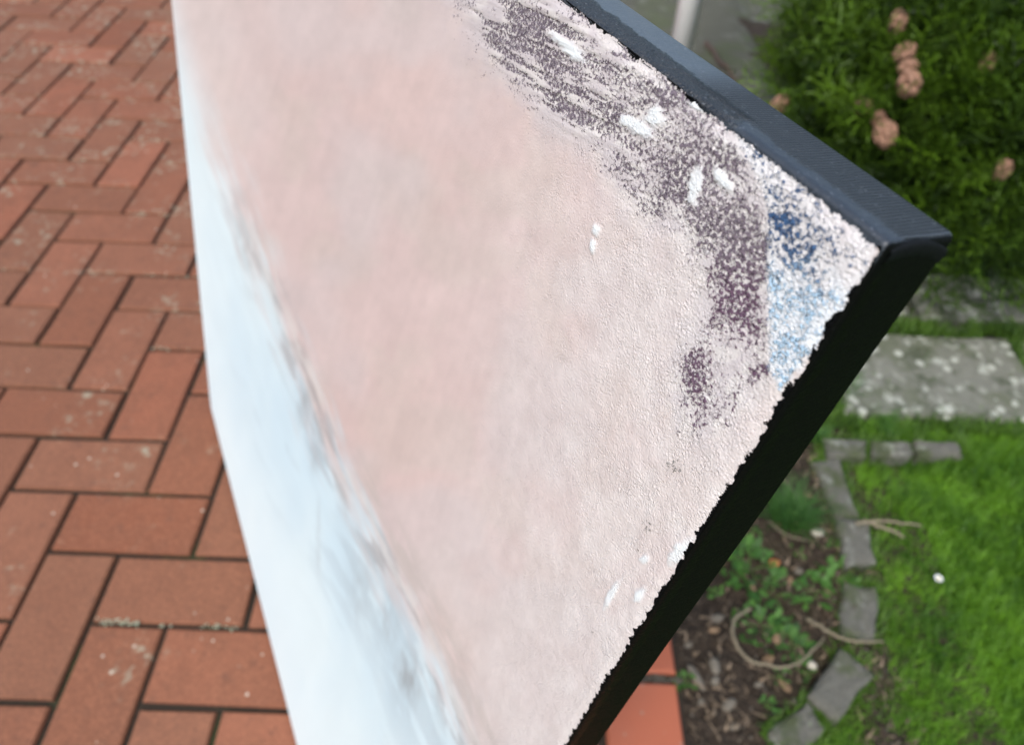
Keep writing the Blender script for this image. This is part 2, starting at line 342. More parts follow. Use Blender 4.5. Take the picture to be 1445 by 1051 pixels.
# ------------------------------------------------------------------ the painting
W, H, D = .88949, .92907, .0168
EX = Vector((.45930638, -.888265, -.00478905)); UPV = Vector((.16594517, .0805084, .98284312)); NF = Vector((-.87263959, -.45222084, .1843813))
L0 = Vector((-.5132, .8019, .0098)) + Vector((.0024, .0, 0))
base = L0 + EX*(W/2)
MC = Matrix(((EX.x, UPV.x, NF.x, base.x), (EX.y, UPV.y, NF.y, base.y), (EX.z, UPV.z, NF.z, base.z), (0, 0, 0, 1)))
art = empty('painting'); art.matrix_world = MC
tag(art, 'large abstract pink and white textured canvas with black edges standing on the bricks', 'painting')
def sdf_poly(X, Y, poly):
    poly = np.array(poly, float); d = np.full(X.shape, 1e18); s = np.zeros(X.shape, bool); n = len(poly)
    for i in range(n):
        a = poly[i]; b = poly[(i+1) % n]; e = b-a; wx = X-a[0]; wy = Y-a[1]; t = np.clip((wx*e[0]+wy*e[1])/(e@e), 0, 1)
        d = np.minimum(d, (wx-e[0]*t)**2+(wy-e[1]*t)**2)
        c = ((a[1] > Y) != (b[1] > Y)); s ^= c & (X < (b[0]-a[0])*(Y-a[1])/((b[1]-a[1]) if b[1] != a[1] else 1e-9)+a[0])
    return np.sqrt(d)*np.where(s, -1, 1)
NU, NV = 680, 680
def spaced(n, tot, z0): i = np.linspace(0, 1, n); return z0*((1+tot/z0)**i-1)
da = spaced(NU, W, .045); db = spaced(NV, H, .05)               # distance from the near top corner, finest there
XA, YB = np.meshgrid(W/2-da, H-db); lx = XA.ravel(); ly = YB.ravel()
EXn, UPn, NFn, Bn = (np.array(v) for v in (EX, UPV, NF, base))
PX, PY = px(Bn + lx[:, None]*EXn + ly[:, None]*UPn)              # where each point of the sheet is seen in the photograph
dr = W/2-lx; dt = H-ly; dl = lx+W/2; dbm = ly
edge = np.minimum(np.minimum(dr, dt), np.minimum(dl, dbm))
# --- painted fields
n1 = fbm(lx*9, ly*9, 1, 4); n2 = fbm(lx*30, ly*30, 2, 4); n3 = fbm(lx*4+3, ly*4, 3, 3); brush = fbm(lx*70, ly*6, 6, 4); brush2 = fbm(lx*14, ly*130, 7, 3)
bY = [-600, 15, 115, 220, 310, 420, 550, 640, 760, 860, 960, 1026, 1500]; bX = [120, 248, 278, 310, 345, 384, 437, 468, 528, 580, 628, 652, 860]
sd = PX-np.interp(PY, bY, bX)
bru = fbm(sd/13+PY/140, PY/150, 12, 4); bru2 = fbm(sd/5, PY/60, 13, 3)
wob = (fbm(PX/70, PY/70, 18, 3)-.5)*34 + (bru-.5)*58 + (bru2-.5)*30
pw = ss(-40, 22, sd+wob*ss(60, 300, PY))[:, None]
pink = np.array([.555, .434, .406]); pinker = np.array([.560, .418, .382]); beige = np.array([.515, .440, .390]); lilac = np.array([.525, .455, .438]); chalk = np.array([.625, .59, .565]); white = np.array([.635, .735, .745]); ice = np.array([.525, .655, .705])
def lerp(a, b, t): return a*(1-t)+b*t
m1 = fbm(PX/95, PY/120, 201, 4); m2 = fbm(PX/70+5, PY/90, 202, 4); m3 = fbm(PX/26, PY/42, 203, 4); m4 = fbm(PX/150, PY/150+8, 204, 3)
pk = np.exp(-(((PX-575)/85)**2+((PY-610)/120)**2))
c = lerp(pink, pinker, np.clip(.45*ss(.45, .68, m1)+.8*pk, 0, 1)[:, None]); c = lerp(c, beige, (ss(.42, .64, m2)*.4)[:, None]); c = lerp(c, lilac, (ss(.45, .66, m4)*.6)[:, None])
tx = ss(560, 1010, PX+.25*(PY-500)); c = lerp(c, chalk, (tx*(.45+.6*(m3-.3)))[:, None])
c = lerp(c, np.array([.60, .515, .485]), (.8*ss(500, 60, PY)*ss(430, 250, PX))[:, None])
c = c*(1+.13*(m3-.5)+.08*(fbm(PX/9+PY/30, PY/60, 205, 3)-.5)+.09*(fbm(PX/11, PY/11, 206, 3)-.5))[:, None]
lw = lerp(ice, white, np.clip(ss(.3, .75, fbm(PX/40, PY/160, 211, 3))*.4+ss(-60, -170, sd)*.75+.9*ss(560, 260, PY), 0, 1)[:, None]); lw = lw*(1+.05*(m3-.5)+.14*(bru-.5)*ss(-160, 0, sd))[:, None]
lw = lerp(lw, np.array([.40, .49, .53]), (.6*ss(.47, .66, fbm(sd/16, PY/80, 208, 4))*ss(-170, -25, sd)*ss(380, 700, PY))[:, None])
dirty = .75*np.exp(-((sd+8)/24)**2)*ss(.46, .70, fbm(sd/9, PY/46, 33, 4))*ss(160, 420, PY)
for (x, y, rx, ry, k) in ((424, 570, 11, 32, .95), (574, 955, 18, 42, 1.), (440, 640, 8, 30, .6), (346, 350, 10, 26, .7), (545, 880, 20, 34, .5), (445, 760, 3, 40, .8), (505, 830, 22, 50, .4)):
    dirty = np.maximum(dirty, k*np.exp(-(((PX-x)/rx)**2+((PY-y)/ry)**2))*(.15+1.5*fbm(PX/5, PY/20, 51, 3)-.2))
paint = lerp(lw, c, pw); paint = lerp(paint, np.array([.26, .28, .285]), (np.clip(dirty, 0, 1)*.75)[:, None])
crust = np.exp(-((sd-4)/12)**2)*ss(.47, .62, fbm(sd/6, PY/40, 77, 3))*ss(230, 400, PY)
paint = lerp(paint, np.array([.62, .61, .575]), (crust*.45)[:, None])
umber = np.exp(-((sd-26)/20)**2)*ss(.45, .7, fbm(sd/9, PY/50, 78, 3))*ss(500, 800, PY); paint = lerp(paint, np.array([.43, .38, .345]), (umber*.6)[:, None])
# --- exposed dark ground with granules
dk = sdf_poly(PX, PY, [(560, -220), (640, -30), (668, 20), (700, 75), (775, 150), (850, 205), (872, 250), (905, 290), (968, 322), (1008, 372), (1012, 410), (1000, 450), (975, 500), (968, 560), (985, 605), (1015, 590), (1050, 560), (1082, 520), (1086, 400), (1086, 300), (1050, 210), (980, 140), (800, 5), (650, -130)])
st = fbm(lx*60, (ly-.19*lx)*620, 61, 3); stf = ss(1000, 800, PX)
E = ss(30, -14, dk+44*(fbm(PX/24, PY/24, 14, 3)-.5))*.60
E = E*(1-stf*.85*ss(.47, .60, st)) + E*.18*ss(980, 1040, PX)*ss(280, 330, PY)
E *= .52+.85*fbm(PX/34, PY/34, 91, 3)
E = np.maximum(E, .38*ss(75, -5, dk)*ss(.38, .7, fbm(PX/14, PY/14, 15, 3)))
for (x, y, r_, k) in ((1045, 335, 42, .16), (800, 95, 80, .14), (720, 50, 70, .16), (880, 150, 60, .08), (1052, 425, 34, .16), (994, 528, 27, .26), (940, 250, 40, .10), (1010, 395, 26, .06), (1000, 470, 24, -.14), (1040, 545, 30, -.22), (1048, 490, 26, -.10)):
    E = np.clip(E+k*np.exp(-((PX-x)**2+(PY-y)**2)/r_**2)*(.5+fbm(PX/12, PY/12, 95, 2)), 0, .68)
hole = sdf_poly(PX, PY, [(1000, 470), (1050, 430), (1075, 500), (1040, 545), (1010, 580), (1005, 530)])
E *= 1-.45*ss(14, -14, hole)*ss(430, 520, PY)
bl = sdf_poly(PX, PY, [(1036, 185), (1078, 260), (1088, 300), (1088, 420), (1090, 520), (1105, 552), (1140, 505), (1190, 440), (1228, 380), (1245, 340), (1150, 262)])
bw = ss(5, -5, bl+16*(fbm(PX/11, PY/11, 97, 3)-.5)*ss(1092, 1110, PX)); lightb = ss(340, 410, PY-.30*(PX-1090)+60*(fbm(PX/16, PY/16, 96, 3)-.5))
E = np.where(bw > .5, 0.47+.62*(fbm(PX/22, PY/22, 92, 3)-.5)-.22*ss(1160, 1205, PX)-.12*ss(40, 0, np.abs(PY-235))+.10*lightb+.20*np.exp(-(((PX-1102)/20)**2+((PY-310)/60)**2))+.14*np.exp(-(((PX-1062)/16)**2+((PY-225)/30)**2)), E)
for (x, y, r_, k) in ((953, 660, 17, .50), (915, 745, 12, .46), (903, 778, 8, .35), (880, 760, 8, .3), (838, 890, 6, .5), (885, 690, 16, .28), (860, 600, 26, .22), (960, 610, 16, .4)):
    E = np.maximum(E, k*np.exp(-((PX-x)**2+(PY-y)**2)/r_**2))
purple = np.array([.128, .070, .112]); slate = np.array([.180, .145, .172]); grn = np.array([.10, .115, .10])
und = lerp(slate, purple, (ss(330, 430, PY)*ss(940, 1000, PX))[:, None]); und = lerp(und, grn, ss(600, 640, PY)[:, None])
dbl = np.array([.040, .095, .20]); lbl = np.array([.40, .565, .705]); und = lerp(und, lerp(dbl, lbl, lightb[:, None]), bw[:, None])
chalkw = np.array([.60, .575, .555]); near = ss(40, -10, dk)[:, None]; paint = lerp(paint, chalkw, near*.75); paint = lerp(paint, np.array([.64, .70, .74]), (bw*.8*(.4+.6*lightb))[:, None])
gl = ss(70, -20, dk)*(1-bw)*ss(.36, .62, fbm(PX/20, PY/20, 98, 4)); paint = lerp(paint, np.array([.44, .385, .405]), (gl*.55)[:, None])
lump = np.zeros_like(PX)
for (x, y, rx, ry, a) in ((812, 72, 9, 17, -50), (800, 60, 22, 6, 35), (928, 164, 12, 14, 0), (985, 262, 9, 24, 12), (1024, 252, 8, 17, -35), (905, 180, 20, 9, 30), (888, 168, 10, 8, 0), (985, 148, 12, 5, 35), (843, 325, 6, 8, 0), (838, 345, 4, 10, 0), (912, 790, 6, 5, 0), (962, 780, 10, 20, 35), (865, 840, 5, 22, 30), (905, 840, 7, 10, 30)):
    r_ = math.radians(a); ux = (PX-x)*math.cos(r_)+(PY-y)*math.sin(r_); uy = -(PX-x)*math.sin(r_)+(PY-y)*math.cos(r_)
    lump = np.maximum(lump, ss(1.5, .5, np.sqrt((ux/rx)**2+(uy/ry)**2)+.9*(fbm(PX/7, PY/7, 3, 3)-.5)))
E *= 1-.93*lump; paint = lerp(paint, np.array([.70, .74, .745]), (lump*.9)[:, None])
# relief of the paint layer in metres
rel = .00030*(fbm(lx*300, ly*300, 71, 3)-.5)*(.15+tx) + .0004*lump + .0008*(st-.5)*ss(40, -20, dk)*stf + .00012*(n2-.5) + .0004*dirty*0
rel += .0005*ss(.0004, .003, edge) - .0005                       # the paint thins towards the arris
bow = -.0030*np.sin(np.pi*np.clip(dl/W, 0, 1))*np.sin(np.pi*np.clip(dbm/H, 0, 1))
cr = .0014                                                        # rounded outline corners
v = np.stack([lx, ly, rel+bow], 1)
for sx in (-1, 1):
    for sy in (0, 1):
        cx0 = sx*(W/2-cr); cy0 = H-cr if sy else cr
        m_ = (lx*sx > W/2-cr) & ((ly > cy0) if sy else (ly < cy0)); ddx = lx[m_]-cx0; ddy = ly[m_]-cy0
        mx_ = np.maximum(np.abs(ddx), np.abs(ddy)); ln = np.hypot(ddx, ddy)+1e-9; v[m_, 0] = cx0+ddx*mx_/ln; v[m_, 1] = cy0+ddy*mx_/ln
v[:, 0] *= (W-.0010)/W; v[:, 1] = (v[:, 1]-H/2)*(H-.0010)/H+H/2
i = (np.arange(NV-1)[:, None]*NU+np.arange(NU-1)[None]).ravel(); q = np.stack([i, i+NU, i+NU+1, i+1], 1)
def m_paint():
    m = M('impasto_paint', .62, .28); v = m.co()
    top = m.attr('paint'); und = m.attr('under'); ex = m.attr('expose', 'Fac'); ed = m.attr('edge', 'Fac'); sm = m.attr('sand', 'Fac')
    g = m.noise(v, 1050, 3, .6); g2 = m.noise(v, 2600, 2.5, .6); fl = m.noise(v, 330, 2, .6)
    # granular top coat: ridges of pale paint over the dark ground
    gg = m.ma('ADD', m.ma('MULTIPLY', g, .8), m.ma('MULTIPLY', g2, .2))
    th = m.ma('ADD', m.ma('MULTIPLY', ex, .42), .27)
    expo = m.ramp(m.ma('SUBTRACT', gg, th), -.075, .035, 1, 0); expo = m.ma('MULTIPLY', expo, m.ramp(ex, .02, .12))
    tint = m.mix(m.ma('MULTIPLY', m.ramp(g2, .35, .7, 0, .3), sm), top, (.74, .72, .70)); sh = m.mix(m.ma('MULTIPLY', m.ramp(fl, .4, .7, 0, .16), sm), tint, (.42, .37, .36))
    u2 = m.mix(m.ma('MULTIPLY', m.ramp(g2, .47, .62, 0, .85), m.ramp(ex, .35, .6, .35, 1)), und, (.022, .018, .024)); c = m.mix(expo, sh, u2)
    # ragged limit of the paint against the black edge
    rn = m.noise(v, 430, 4, .68); lim = m.ma('SUBTRACT', ed, m.ma('ADD', m.ma('MULTIPLY', m.ma('SUBTRACT', rn, .43), .0040), m.ma('MULTIPLY', m.ma('SUBTRACT', m.noise(v, 110, 3, .6), .46), .0034))); blk = m.ramp(lim, -.00008, .00008, 1, 0)
    te = m.attr('topedge', 'Fac'); c = m.mix(blk, c, m.mix(te, (.0035, .0038, .004), (.045, .054, .066))); m.col(c)  # top rim blue-grey: sky light catching the fold, put into the colour
    m.set('Specular IOR Level', m.ma('MULTIPLY', m.ma('SUBTRACT', 1.1, blk), .28))
    h = m.ma('MULTIPLY', expo, -.00030)
    v1 = m.vor(v, 1700); gn = m.noise(v, 420, 2, .6)
    grain = m.ma('ADD', m.ma('MULTIPLY', v1, -.00050), m.ma('MULTIPLY', g2, .00032)); grain = m.ma('MULTIPLY', grain, m.ramp(gn, .3, .65, .35, 1.25))
    grain = m.ma('ADD', grain, m.ma('MULTIPLY', gn, .0005)); h = m.ma('ADD', h, m.ma('MULTIPLY', m.ma('MULTIPLY', grain, sm), .60))
    d = m.n('Displacement'); d.inputs['Midlevel'].default_value = 0; d.inputs['Scale'].default_value = 1; m.put(d, 'Height', h); m.t.links.new(d.outputs[0], m.out.inputs['Displacement'])
    m.m.displacement_method = 'BOTH'; return m.m
front = np_mesh('painted_front', v, q, m_paint(), art)
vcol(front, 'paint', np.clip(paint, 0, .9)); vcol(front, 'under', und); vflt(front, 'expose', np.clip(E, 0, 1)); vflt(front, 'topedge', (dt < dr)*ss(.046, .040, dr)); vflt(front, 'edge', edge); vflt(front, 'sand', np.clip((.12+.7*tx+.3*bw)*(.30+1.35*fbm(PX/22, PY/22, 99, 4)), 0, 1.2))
tag(front, 'pink, chalk white and pale blue rough paint with bare purple patches')
# wrapped black sides
def m_side():
    m = M('black_canvas', .5, .5); v = m.co(); s = m.n('SeparateXYZ'); m.put(s, 0, v); x, y, z = s.outputs
    gn = m.n('TexCoord').outputs['Normal']; ns = m.n('SeparateXYZ'); m.put(ns, 0, gn)
    dist = m.ma('SUBTRACT', W/2, x)                                     # along the top edge from the near corner
    wv = m.ma('SINE', m.ma('ADD', m.ma('MULTIPLY', m.ma('ADD', x, y), 2*math.pi/.00080), m.ma('MULTIPLY', m.noise(v, 140, 2), 5.))); wz = m.ma('SINE', m.ma('MULTIPLY', z, 2*math.pi/.0009))
    f = m.noise(v, 900, 4, .6); big = m.noise(v, 70, 4, .6); sg = m.noise(v, 260, 4, .7)
    dz = m.ma('ADD', m.ma('MULTIPLY', z, -1.), m.ma('MULTIPLY', m.ma('SUBTRACT', sg, .5), .0045))
    gesso = m.ramp(dist, .044, .062)                                     # smooth brushed coat further from the corner, sky sheen included in its blue-grey
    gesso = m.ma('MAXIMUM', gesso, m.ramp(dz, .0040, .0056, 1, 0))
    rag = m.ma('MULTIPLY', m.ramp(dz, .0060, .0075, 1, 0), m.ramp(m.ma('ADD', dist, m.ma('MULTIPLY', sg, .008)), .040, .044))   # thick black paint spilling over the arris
    rag = m.ma('MULTIPLY', rag, m.ramp(dist, .16, .13))
    topf = m.ma('MULTIPLY', m.ramp(y, H-.0045, H-.003), m.ramp(ns.outputs[0], .45, .75, 1, 0))
    rag = m.ma('MULTIPLY', rag, topf)
    we0 = m.mix(m.ramp(m.ma('ADD', wv, m.ma('MULTIPLY', wz, .4)), -.9, .9), (.005, .006, .008), (.066, .080, .096)); c = m.mix(gesso, we0, m.mix(m.ramp(dist, .03, .06), (.032, .040, .050), (.070, .090, .110))); c = m.mix(rag, c, (.020, .024, .029)); c = m.mix(topf, (.0035, .004, .0035), c)  # colour carries sky sheen on top, shaded weave valleys and the shadowed side's black
    sp = m.noise(v, 1500, 2, .5); c = m.mix(m.ma('MULTIPLY', m.ramp(sp, .66, .72), topf), c, (.13, .15, .17)); m.col(c)  # pale specks are painted highlights on the weave
    r = m.ma('ADD', m.ma('MULTIPLY', gesso, -.12), .52); r = m.ma('ADD', r, m.ma('MULTIPLY', rag, .12)); m.set('Roughness', r)
    m.set('Specular IOR Level', m.ma('ADD', m.ma('MULTIPLY', topf, .45), .08))
    we = m.ma('MULTIPLY', m.ma('ADD', wv, m.ma('MULTIPLY', wz, .25)), m.ma('MULTIPLY', topf, m.ma('SUBTRACT', 1., gesso)))
    h = m.ma('ADD', m.ma('MULTIPLY', we, .00028), m.ma('MULTIPLY', f, .00022)); h = m.ma('ADD', h, m.ma('MULTIPLY', m.ma('MULTIPLY', sg, rag), .0030)); h = m.ma('ADD', h, m.ma('MULTIPLY', big, .0006))
    b = m.bump(h, 1.); return m.m
SIDE = m_side()
def outline(ins, n=7):
    r = max(cr-ins, .0008); pts = []
    X, Y0, Y1 = W/2-ins, ins, H-ins
    for (cx0, cy0, a0) in ((X-r, Y1-r, 0), (-X+r, Y1-r, 90), (-X+r, Y0+r, 180), (X-r, Y0+r, 270)):
        for k in range(n): a = math.radians(a0+90*k/(n-1)); pts.append((cx0+r*math.cos(a), cy0+r*math.sin(a)))
    out = []; m_ = len(pts)
    for k in range(m_):
        out.append(pts[k]); nx = pts[(k+1) % m_]
        if k % n == n-1:
            for t in np.linspace(0, 1, 120)[1:-1]: out.append((pts[k][0]*(1-t)+nx[0]*t, pts[k][1]*(1-t)+nx[1]*t))
    return out
prof = [(.0105, -.0045), (.0022, -.0012), (.0011, -.0008), (.0005, -.0010), (.0001, -.0016), (0, -.0025), (0, -.010), (0, -D+.0012), (.0001, -D+.0006), (.0004, -D+.0002), (.001, -D), (.030, -D)]
v = []; f = []
for ins, z in prof:
    for (X, Y) in outline(ins): v.append((X, Y, z+.0003*math.sin(X*40)+.0002*math.sin(Y*57)))
n_ = len(v)//len(prof)
for a in range(len(prof)-1):
    for i in range(n_): k = (i+1) % n_; f.append((a*n_+i, (a+1)*n_+i, (a+1)*n_+k, a*n_+k))
side = mesh('canvas_edge', v, f, SIDE, art, smooth=True); tag(side, 'black painted canvas wrapped round the stretcher, woven on top')
# folded seam at the near top corner
v = []; f = []; N = 24
for i in range(N):
    t = i/(N-1); z = -.0022-(D-.0026)*t; hh = H-.0011+.0011*math.sin(math.pi*t)**.8-.0012*t*t
    for (xo, yo) in ((-.0022, -.0010), (-.0008, .0001), (.0001, -.0002), (.0003, -.0008), (.0002, -.0024), (-.0003, -.0034)): v.append((W/2+xo, hh+yo, z))
for i in range(N-1):
    for k in range(5): a = i*6+k; f.append((a, a+1, a+7, a+6))
mesh('corner_fold', v, f, m_plain('black_fold', (.0045, .005, .0055), (.009, .010, .011), 900, .6, .12, .0002), art, smooth=True)
mesh('canvas_back', [(-W/2+.02, .02, -.0075), (W/2-.02, .02, -.0075), (W/2-.02, H-.02, -.0075), (-W/2+.02, H-.02, -.0075)], [(3, 2, 1, 0)], m_plain('raw_canvas', (.42, .38, .30), (.50, .46, .38), 400), art)
PINE = m_plain('stretcher_pine', (.40, .27, .15), (.52, .37, .22), 30)
def bar(x0, x1, y0, y1, z0, z1):
    b = .0015; bm = bmesh.new(); bmesh.ops.create_cube(bm, size=1)
    for q in bm.verts: q.co = ((x0+x1)/2+q.co.x*(x1-x0), (y0+y1)/2+q.co.y*(y1-y0), (z0+z1)/2+q.co.z*(z1-z0))
    bmesh.ops.bevel(bm, geom=bm.edges[:], offset=b, segments=1, affect='EDGES'); me = bpy.data.meshes.new('stretcher_bar'); bm.to_mesh(me); bm.free(); return link('stretcher_bar', me, PINE, art)
for a in ((-W/2+.004, W/2-.004, .004, .045, -.0175, -.0085), (-W/2+.004, W/2-.004, H-.045, H-.004, -.0175, -.0085), (-W/2+.004, -W/2+.045, .0455, H-.0455, -.0175, -.0085), (W/2-.045, W/2-.004, .0455, H-.0455, -.0175, -.0085)): bar(*a)

# ------------------------------------------------------------------ tubes, stones, leaves, twigs
def tube(name, pts, radii, mat, parent=None, n=8, cap=True):
    pts = [Vector(p) for p in pts]; v = []; f = []; m_ = len(pts); pn = None
    for i, p in enumerate(pts):
        t = (pts[min(i+1, m_-1)]-pts[max(i-1, 0)]).normalized(); a = pn if pn is not None else (Vector((0, 0, 1)) if abs(t.z) < .9 else Vector((1, 0, 0)))
        s = t.cross(a).normalized(); u = s.cross(t); pn = u
        r = radii[i] if hasattr(radii, '__len__') else radii
        for k in range(n): q_ = 2*math.pi*k/n; v.append(p+(s*math.cos(q_)+u*math.sin(q_))*r)
    for i in range(m_-1):
        for k in range(n): f.append((i*n+k, i*n+(k+1) % n, (i+1)*n+(k+1) % n, (i+1)*n+k))
    if cap: f += [tuple(range(n))[::-1], tuple(range((m_-1)*n, m_*n))]
    return mesh(name, v, f, mat, parent, smooth=True)
def smoothpath(P, k=6):
    P = [Vector(p) for p in P]; out = []
    for i in range(len(P)-1):
        a, b, c_, d_ = P[max(i-1, 0)], P[i], P[i+1], P[min(i+2, len(P)-1)]
        for j in range(k): t = j/k; out.append(.5*((2*b)+(c_-a)*t+(2*a-5*b+4*c_-d_)*t*t+(3*b-a-3*c_+d_)*t**3))
    out.append(P[-1]); return out
def twig(label, pp, r, mat, z=.004, zs=None, cat='twig', name='dry_stem'):
    P = [G(x, y, (zs[i] if zs else z)) for i, (x, y) in enumerate(pp)]; P = smoothpath(P); n = len(P)
    P = [p+Vector((random.uniform(-1, 1), random.uniform(-1, 1), random.uniform(-1, 1)))*r*.35 for p in P]
    o = tube(name, P, [r*(1-.45*i/n) for i in range(n)], mat); tag(o, label, cat); return o
twig('dry bent stem curled in a loop on the dark soil', [(1060, 858), (1038, 872), (1034, 893), (1042, 914), (1056, 930), (1080, 937), (1106, 941), (1130, 932), (1150, 914), (1163, 898)], .0026, TWIG, zs=[-.004, .004, .008, .010, .012, .011, .012, .010, .006, -.002])
twig('dry stem reaching from the soil across an edging stone to the grass', [(1138, 873), (1155, 882), (1176, 895), (1200, 903), (1225, 905), (1246, 904)], .0026, TWIG, zs=[-.004, .006, .014, .021, .020, .012])
twig('straight pale twig on the lawn edge pointing into the grass', [(1208, 738), (1240, 735), (1275, 738), (1300, 742)], .0026, TWIG, zs=[.02, .020, .018, .014])
twig('short forked pale twig beneath the straight one on the lawn edge', [(1218, 733), (1240, 742), (1262, 750), (1276, 757)], .0032, TWIG, zs=[.017, .016, .014, .008])
twig('dark fallen twig on the grey concrete near the white post', [(997, 60), (1008, 76), (1018, 90), (1030, 100), (1038, 118)], .009, DARKTWIG, z=-.002)
twig('thin pale straw on the soil beside the leafy tuft', [(1100, 672), (1118, 690), (1130, 705)], .0022, TWIG, z=.002)
twig('thin straw lying across soil below the leafy tuft', [(1085, 735), (1100, 748), (1116, 757), (1140, 762)], .0018, TWIG, z=.0)
def pebble(name, label, cat, X, Y, sx, sy, rot, mat, h=.5, group=None, seed=0, zo=-.014):
    bm = bmesh.new(); bmesh.ops.create_icosphere(bm, subdivisions=2, radius=1); r = random.Random(seed+int(X))
    off = [Vector((r.gauss(0, 1), r.gauss(0, 1), r.gauss(0, 1))).normalized() for _ in range(5)]
    for q_ in bm.verts:
        d = q_.co.normalized(); k = 1-sum(.30*max(0, d.dot(o_)-.55) for o_ in off)-.07*math.sin(7*d.x+seed)*math.cos(6*d.y+seed); q_.co = d*k
        q_.co = Vector((q_.co.x*sx, q_.co.y*sy, q_.co.z*min(sx, sy)*h))
    me = bpy.data.meshes.new(name); bm.to_mesh(me); bm.free(); me.shade_smooth(); o = link(name, me, mat)
    g = G(X, Y, 0); gz = float(soil_h(np.array([g.x]), np.array([g.y]))[0]) if g.x < .6 and g.y < .9 else zo
    o.location = (g.x, g.y, gz+min(sx, sy)*h*.45); o.rotation_euler = (0, 0, rot); tag(o, label, cat, group); return o
pebble('pebble', 'round cream pebble on the soil beside the leafy tuft', 'pebble', 1155, 749, .0115, .0085, .3, PALE, .7, seed=1)
pebble('pebble', 'small white pebble on the soil beside the lowest edging stones', 'pebble', 1150, 935, .007, .0075, .3, PALE, .8, seed=2)
pebble('stone', 'long pale grey flat stone on the bare soil near the orange bricks', 'stone', 985, 951, .022, .0065, -1.15, GREYST, .7, seed=3)
pebble('stone', 'upright oval grey stone half buried in bare soil', 'stone', 1010, 937, .008, .013, .1, GREYST, .6, seed=4)
for i, (X, Y, a, b, r_, lb) in enumerate([(1032, 990, .012, .008, .6, 'broad angular grey stone lying alone on the bare soil'), (975, 902, .007, .006, 1, 'small grey stone touching the top of the orange brick edge'),
        (1014, 866, .013, .007, .3, 'long brown stone between the canvas edge and the loop of stem'), (1010, 957, .008, .006, .9, 'small stone just below the upright oval stone'),
        (1040, 1018, .010, .007, .4, 'rounded stone in the bare soil before the lowest edging stone'), (1128, 985, .006, .005, 2, 'little stone against the soil side of the lowest edging stones'),
        (992, 985, .006, .004, 1, 'small stone just below the long pale flat stone'), (1075, 960, .007, .005, .5, 'small stone on the soil just outside the loop of stem'), (1130, 800, .008, .006, .5, 'grey stone among leafy weeds beside the edging stones')]):
    pebble('stone', lb, 'stone', X, Y, a, b, r_, GREYST, .5, None, 10+i)
def leaf_obj(name, label, X, Y, ln, wd, rot, mat, curl=.4, group=None):
    v = []; f = []; N = 7
    for i in range(N):
        t = i/(N-1); wv = wd*math.sin(math.pi*(.06+.94*t)**.8)*.5+.0004; zz = curl*ln*.35*(t-.5)**2
        v += [((t-.5)*ln, -wv, zz+curl*wv*.6), ((t-.5)*ln, 0, zz), ((t-.5)*ln, wv, zz+curl*wv*.6)]
    for i in range(N-1): a = i*3; f += [(a, a+3, a+4, a+1), (a+1, a+4, a+5, a+2)]
    o = mesh(name, v, f, mat, smooth=True); m_ = o.modifiers.new('thick', 'SOLIDIFY'); m_.thickness = .0006
    g = G(X, Y, 0); o.location = (g.x, g.y, float(soil_h(np.array([g.x]), np.array([g.y]))[0])+.007); o.rotation_euler = (.15, .1, rot); tag(o, label, 'leaf', group); return o
leaf_obj('fallen_leaf', 'bright orange fallen leaf among the weeds on the soil', 1094, 793, .020, .013, .4, ORANGELEAF)
leaf_obj('fallen_leaf', 'pale brown fallen leaf next to the loop of dry stem', 1098, 897, .018, .011, 1.3, DEADLEAF)
for (X, Y, r_, lb) in [(1010, 885, .2, 'withered brown leaf beside the long brown stone'), (1125, 735, 1, 'withered leaf under the edge of the big grass tuft'), (1060, 822, 2, 'withered leaf at the foot of the dense leafy weed patch'),
        (1088, 925, .5, 'withered leaf lying just inside the loop of dry stem'), (1118, 815, 1.5, 'withered leaf between the weed patch and the edging weed'), (1110, 962, 2.2, 'withered leaf lying outside the bottom of the stem loop'), (1140, 700, .3, 'withered leaf between the big grass tuft and the edging stones')]:
    leaf_obj('fallen_leaf', lb, X, Y, random.uniform(.014, .024), random.uniform(.007, .011), r_, DEADLEAF, .6)
# soil crumbs
def crumbs(name, P, s, mat, label, cat):
    t = np.array([(1, 0, 0), (-1, 0, 0), (0, 1, 0), (0, -1, 0), (0, 0, 1), (0, 0, -1)], float); fc = np.array([(0, 2, 4), (2, 1, 4), (1, 3, 4), (3, 0, 4), (2, 0, 5), (1, 2, 5), (3, 1, 5), (0, 3, 5)])
    n = len(P); V = t[None]*s[:, None, None]*rng.uniform(.5, 1.2, (n, 6, 1)); a = rng.uniform(0, 6.28, n); cs, sn = np.cos(a)[:, None], np.sin(a)[:, None]
    x = V[..., 0]*cs-V[..., 1]*sn; y = V[..., 0]*sn+V[..., 1]*cs; V = np.stack([x, y, V[..., 2]*.7], -1)+P[:, None, :]
    o = np_mesh(name, V.reshape(-1, 3), (np.arange(n)[:, None, None]*6+fc[None]).reshape(-1, 3), mat, smooth=False); tag(o, label, cat, kind='stuff'); return o
n = 9000; A = np.stack([rng.uniform(.25, .56, n), rng.uniform(.2, .86, n)], 1)
crumbs('soil_crumbs', np.c_[A, soil_h(A[:, 0], A[:, 1])], rng.uniform(.001, .0042, n), SOIL, 'loose crumbs of dark soil', 'soil')
n = 1500; A = np.stack([rng.uniform(.25, .55, n), rng.uniform(.2, .86, n)], 1); ll = rng.uniform(.004, .011, n)
lit = blades('leaf_litter', np.c_[A, soil_h(A[:, 0], A[:, 1])+.002], ll, rng.uniform(1.0, 2.4, n), ll*.45, m_leaf('litter', (.05, .036, .022), (.27, .20, .13), .1), rng.random(n)**1.6); tag(lit, 'crumbled brown leaf litter over the soil', 'litter')
n = 700; A = np.stack([rng.uniform(.25, .56, n), rng.uniform(.2, .86, n)], 1)
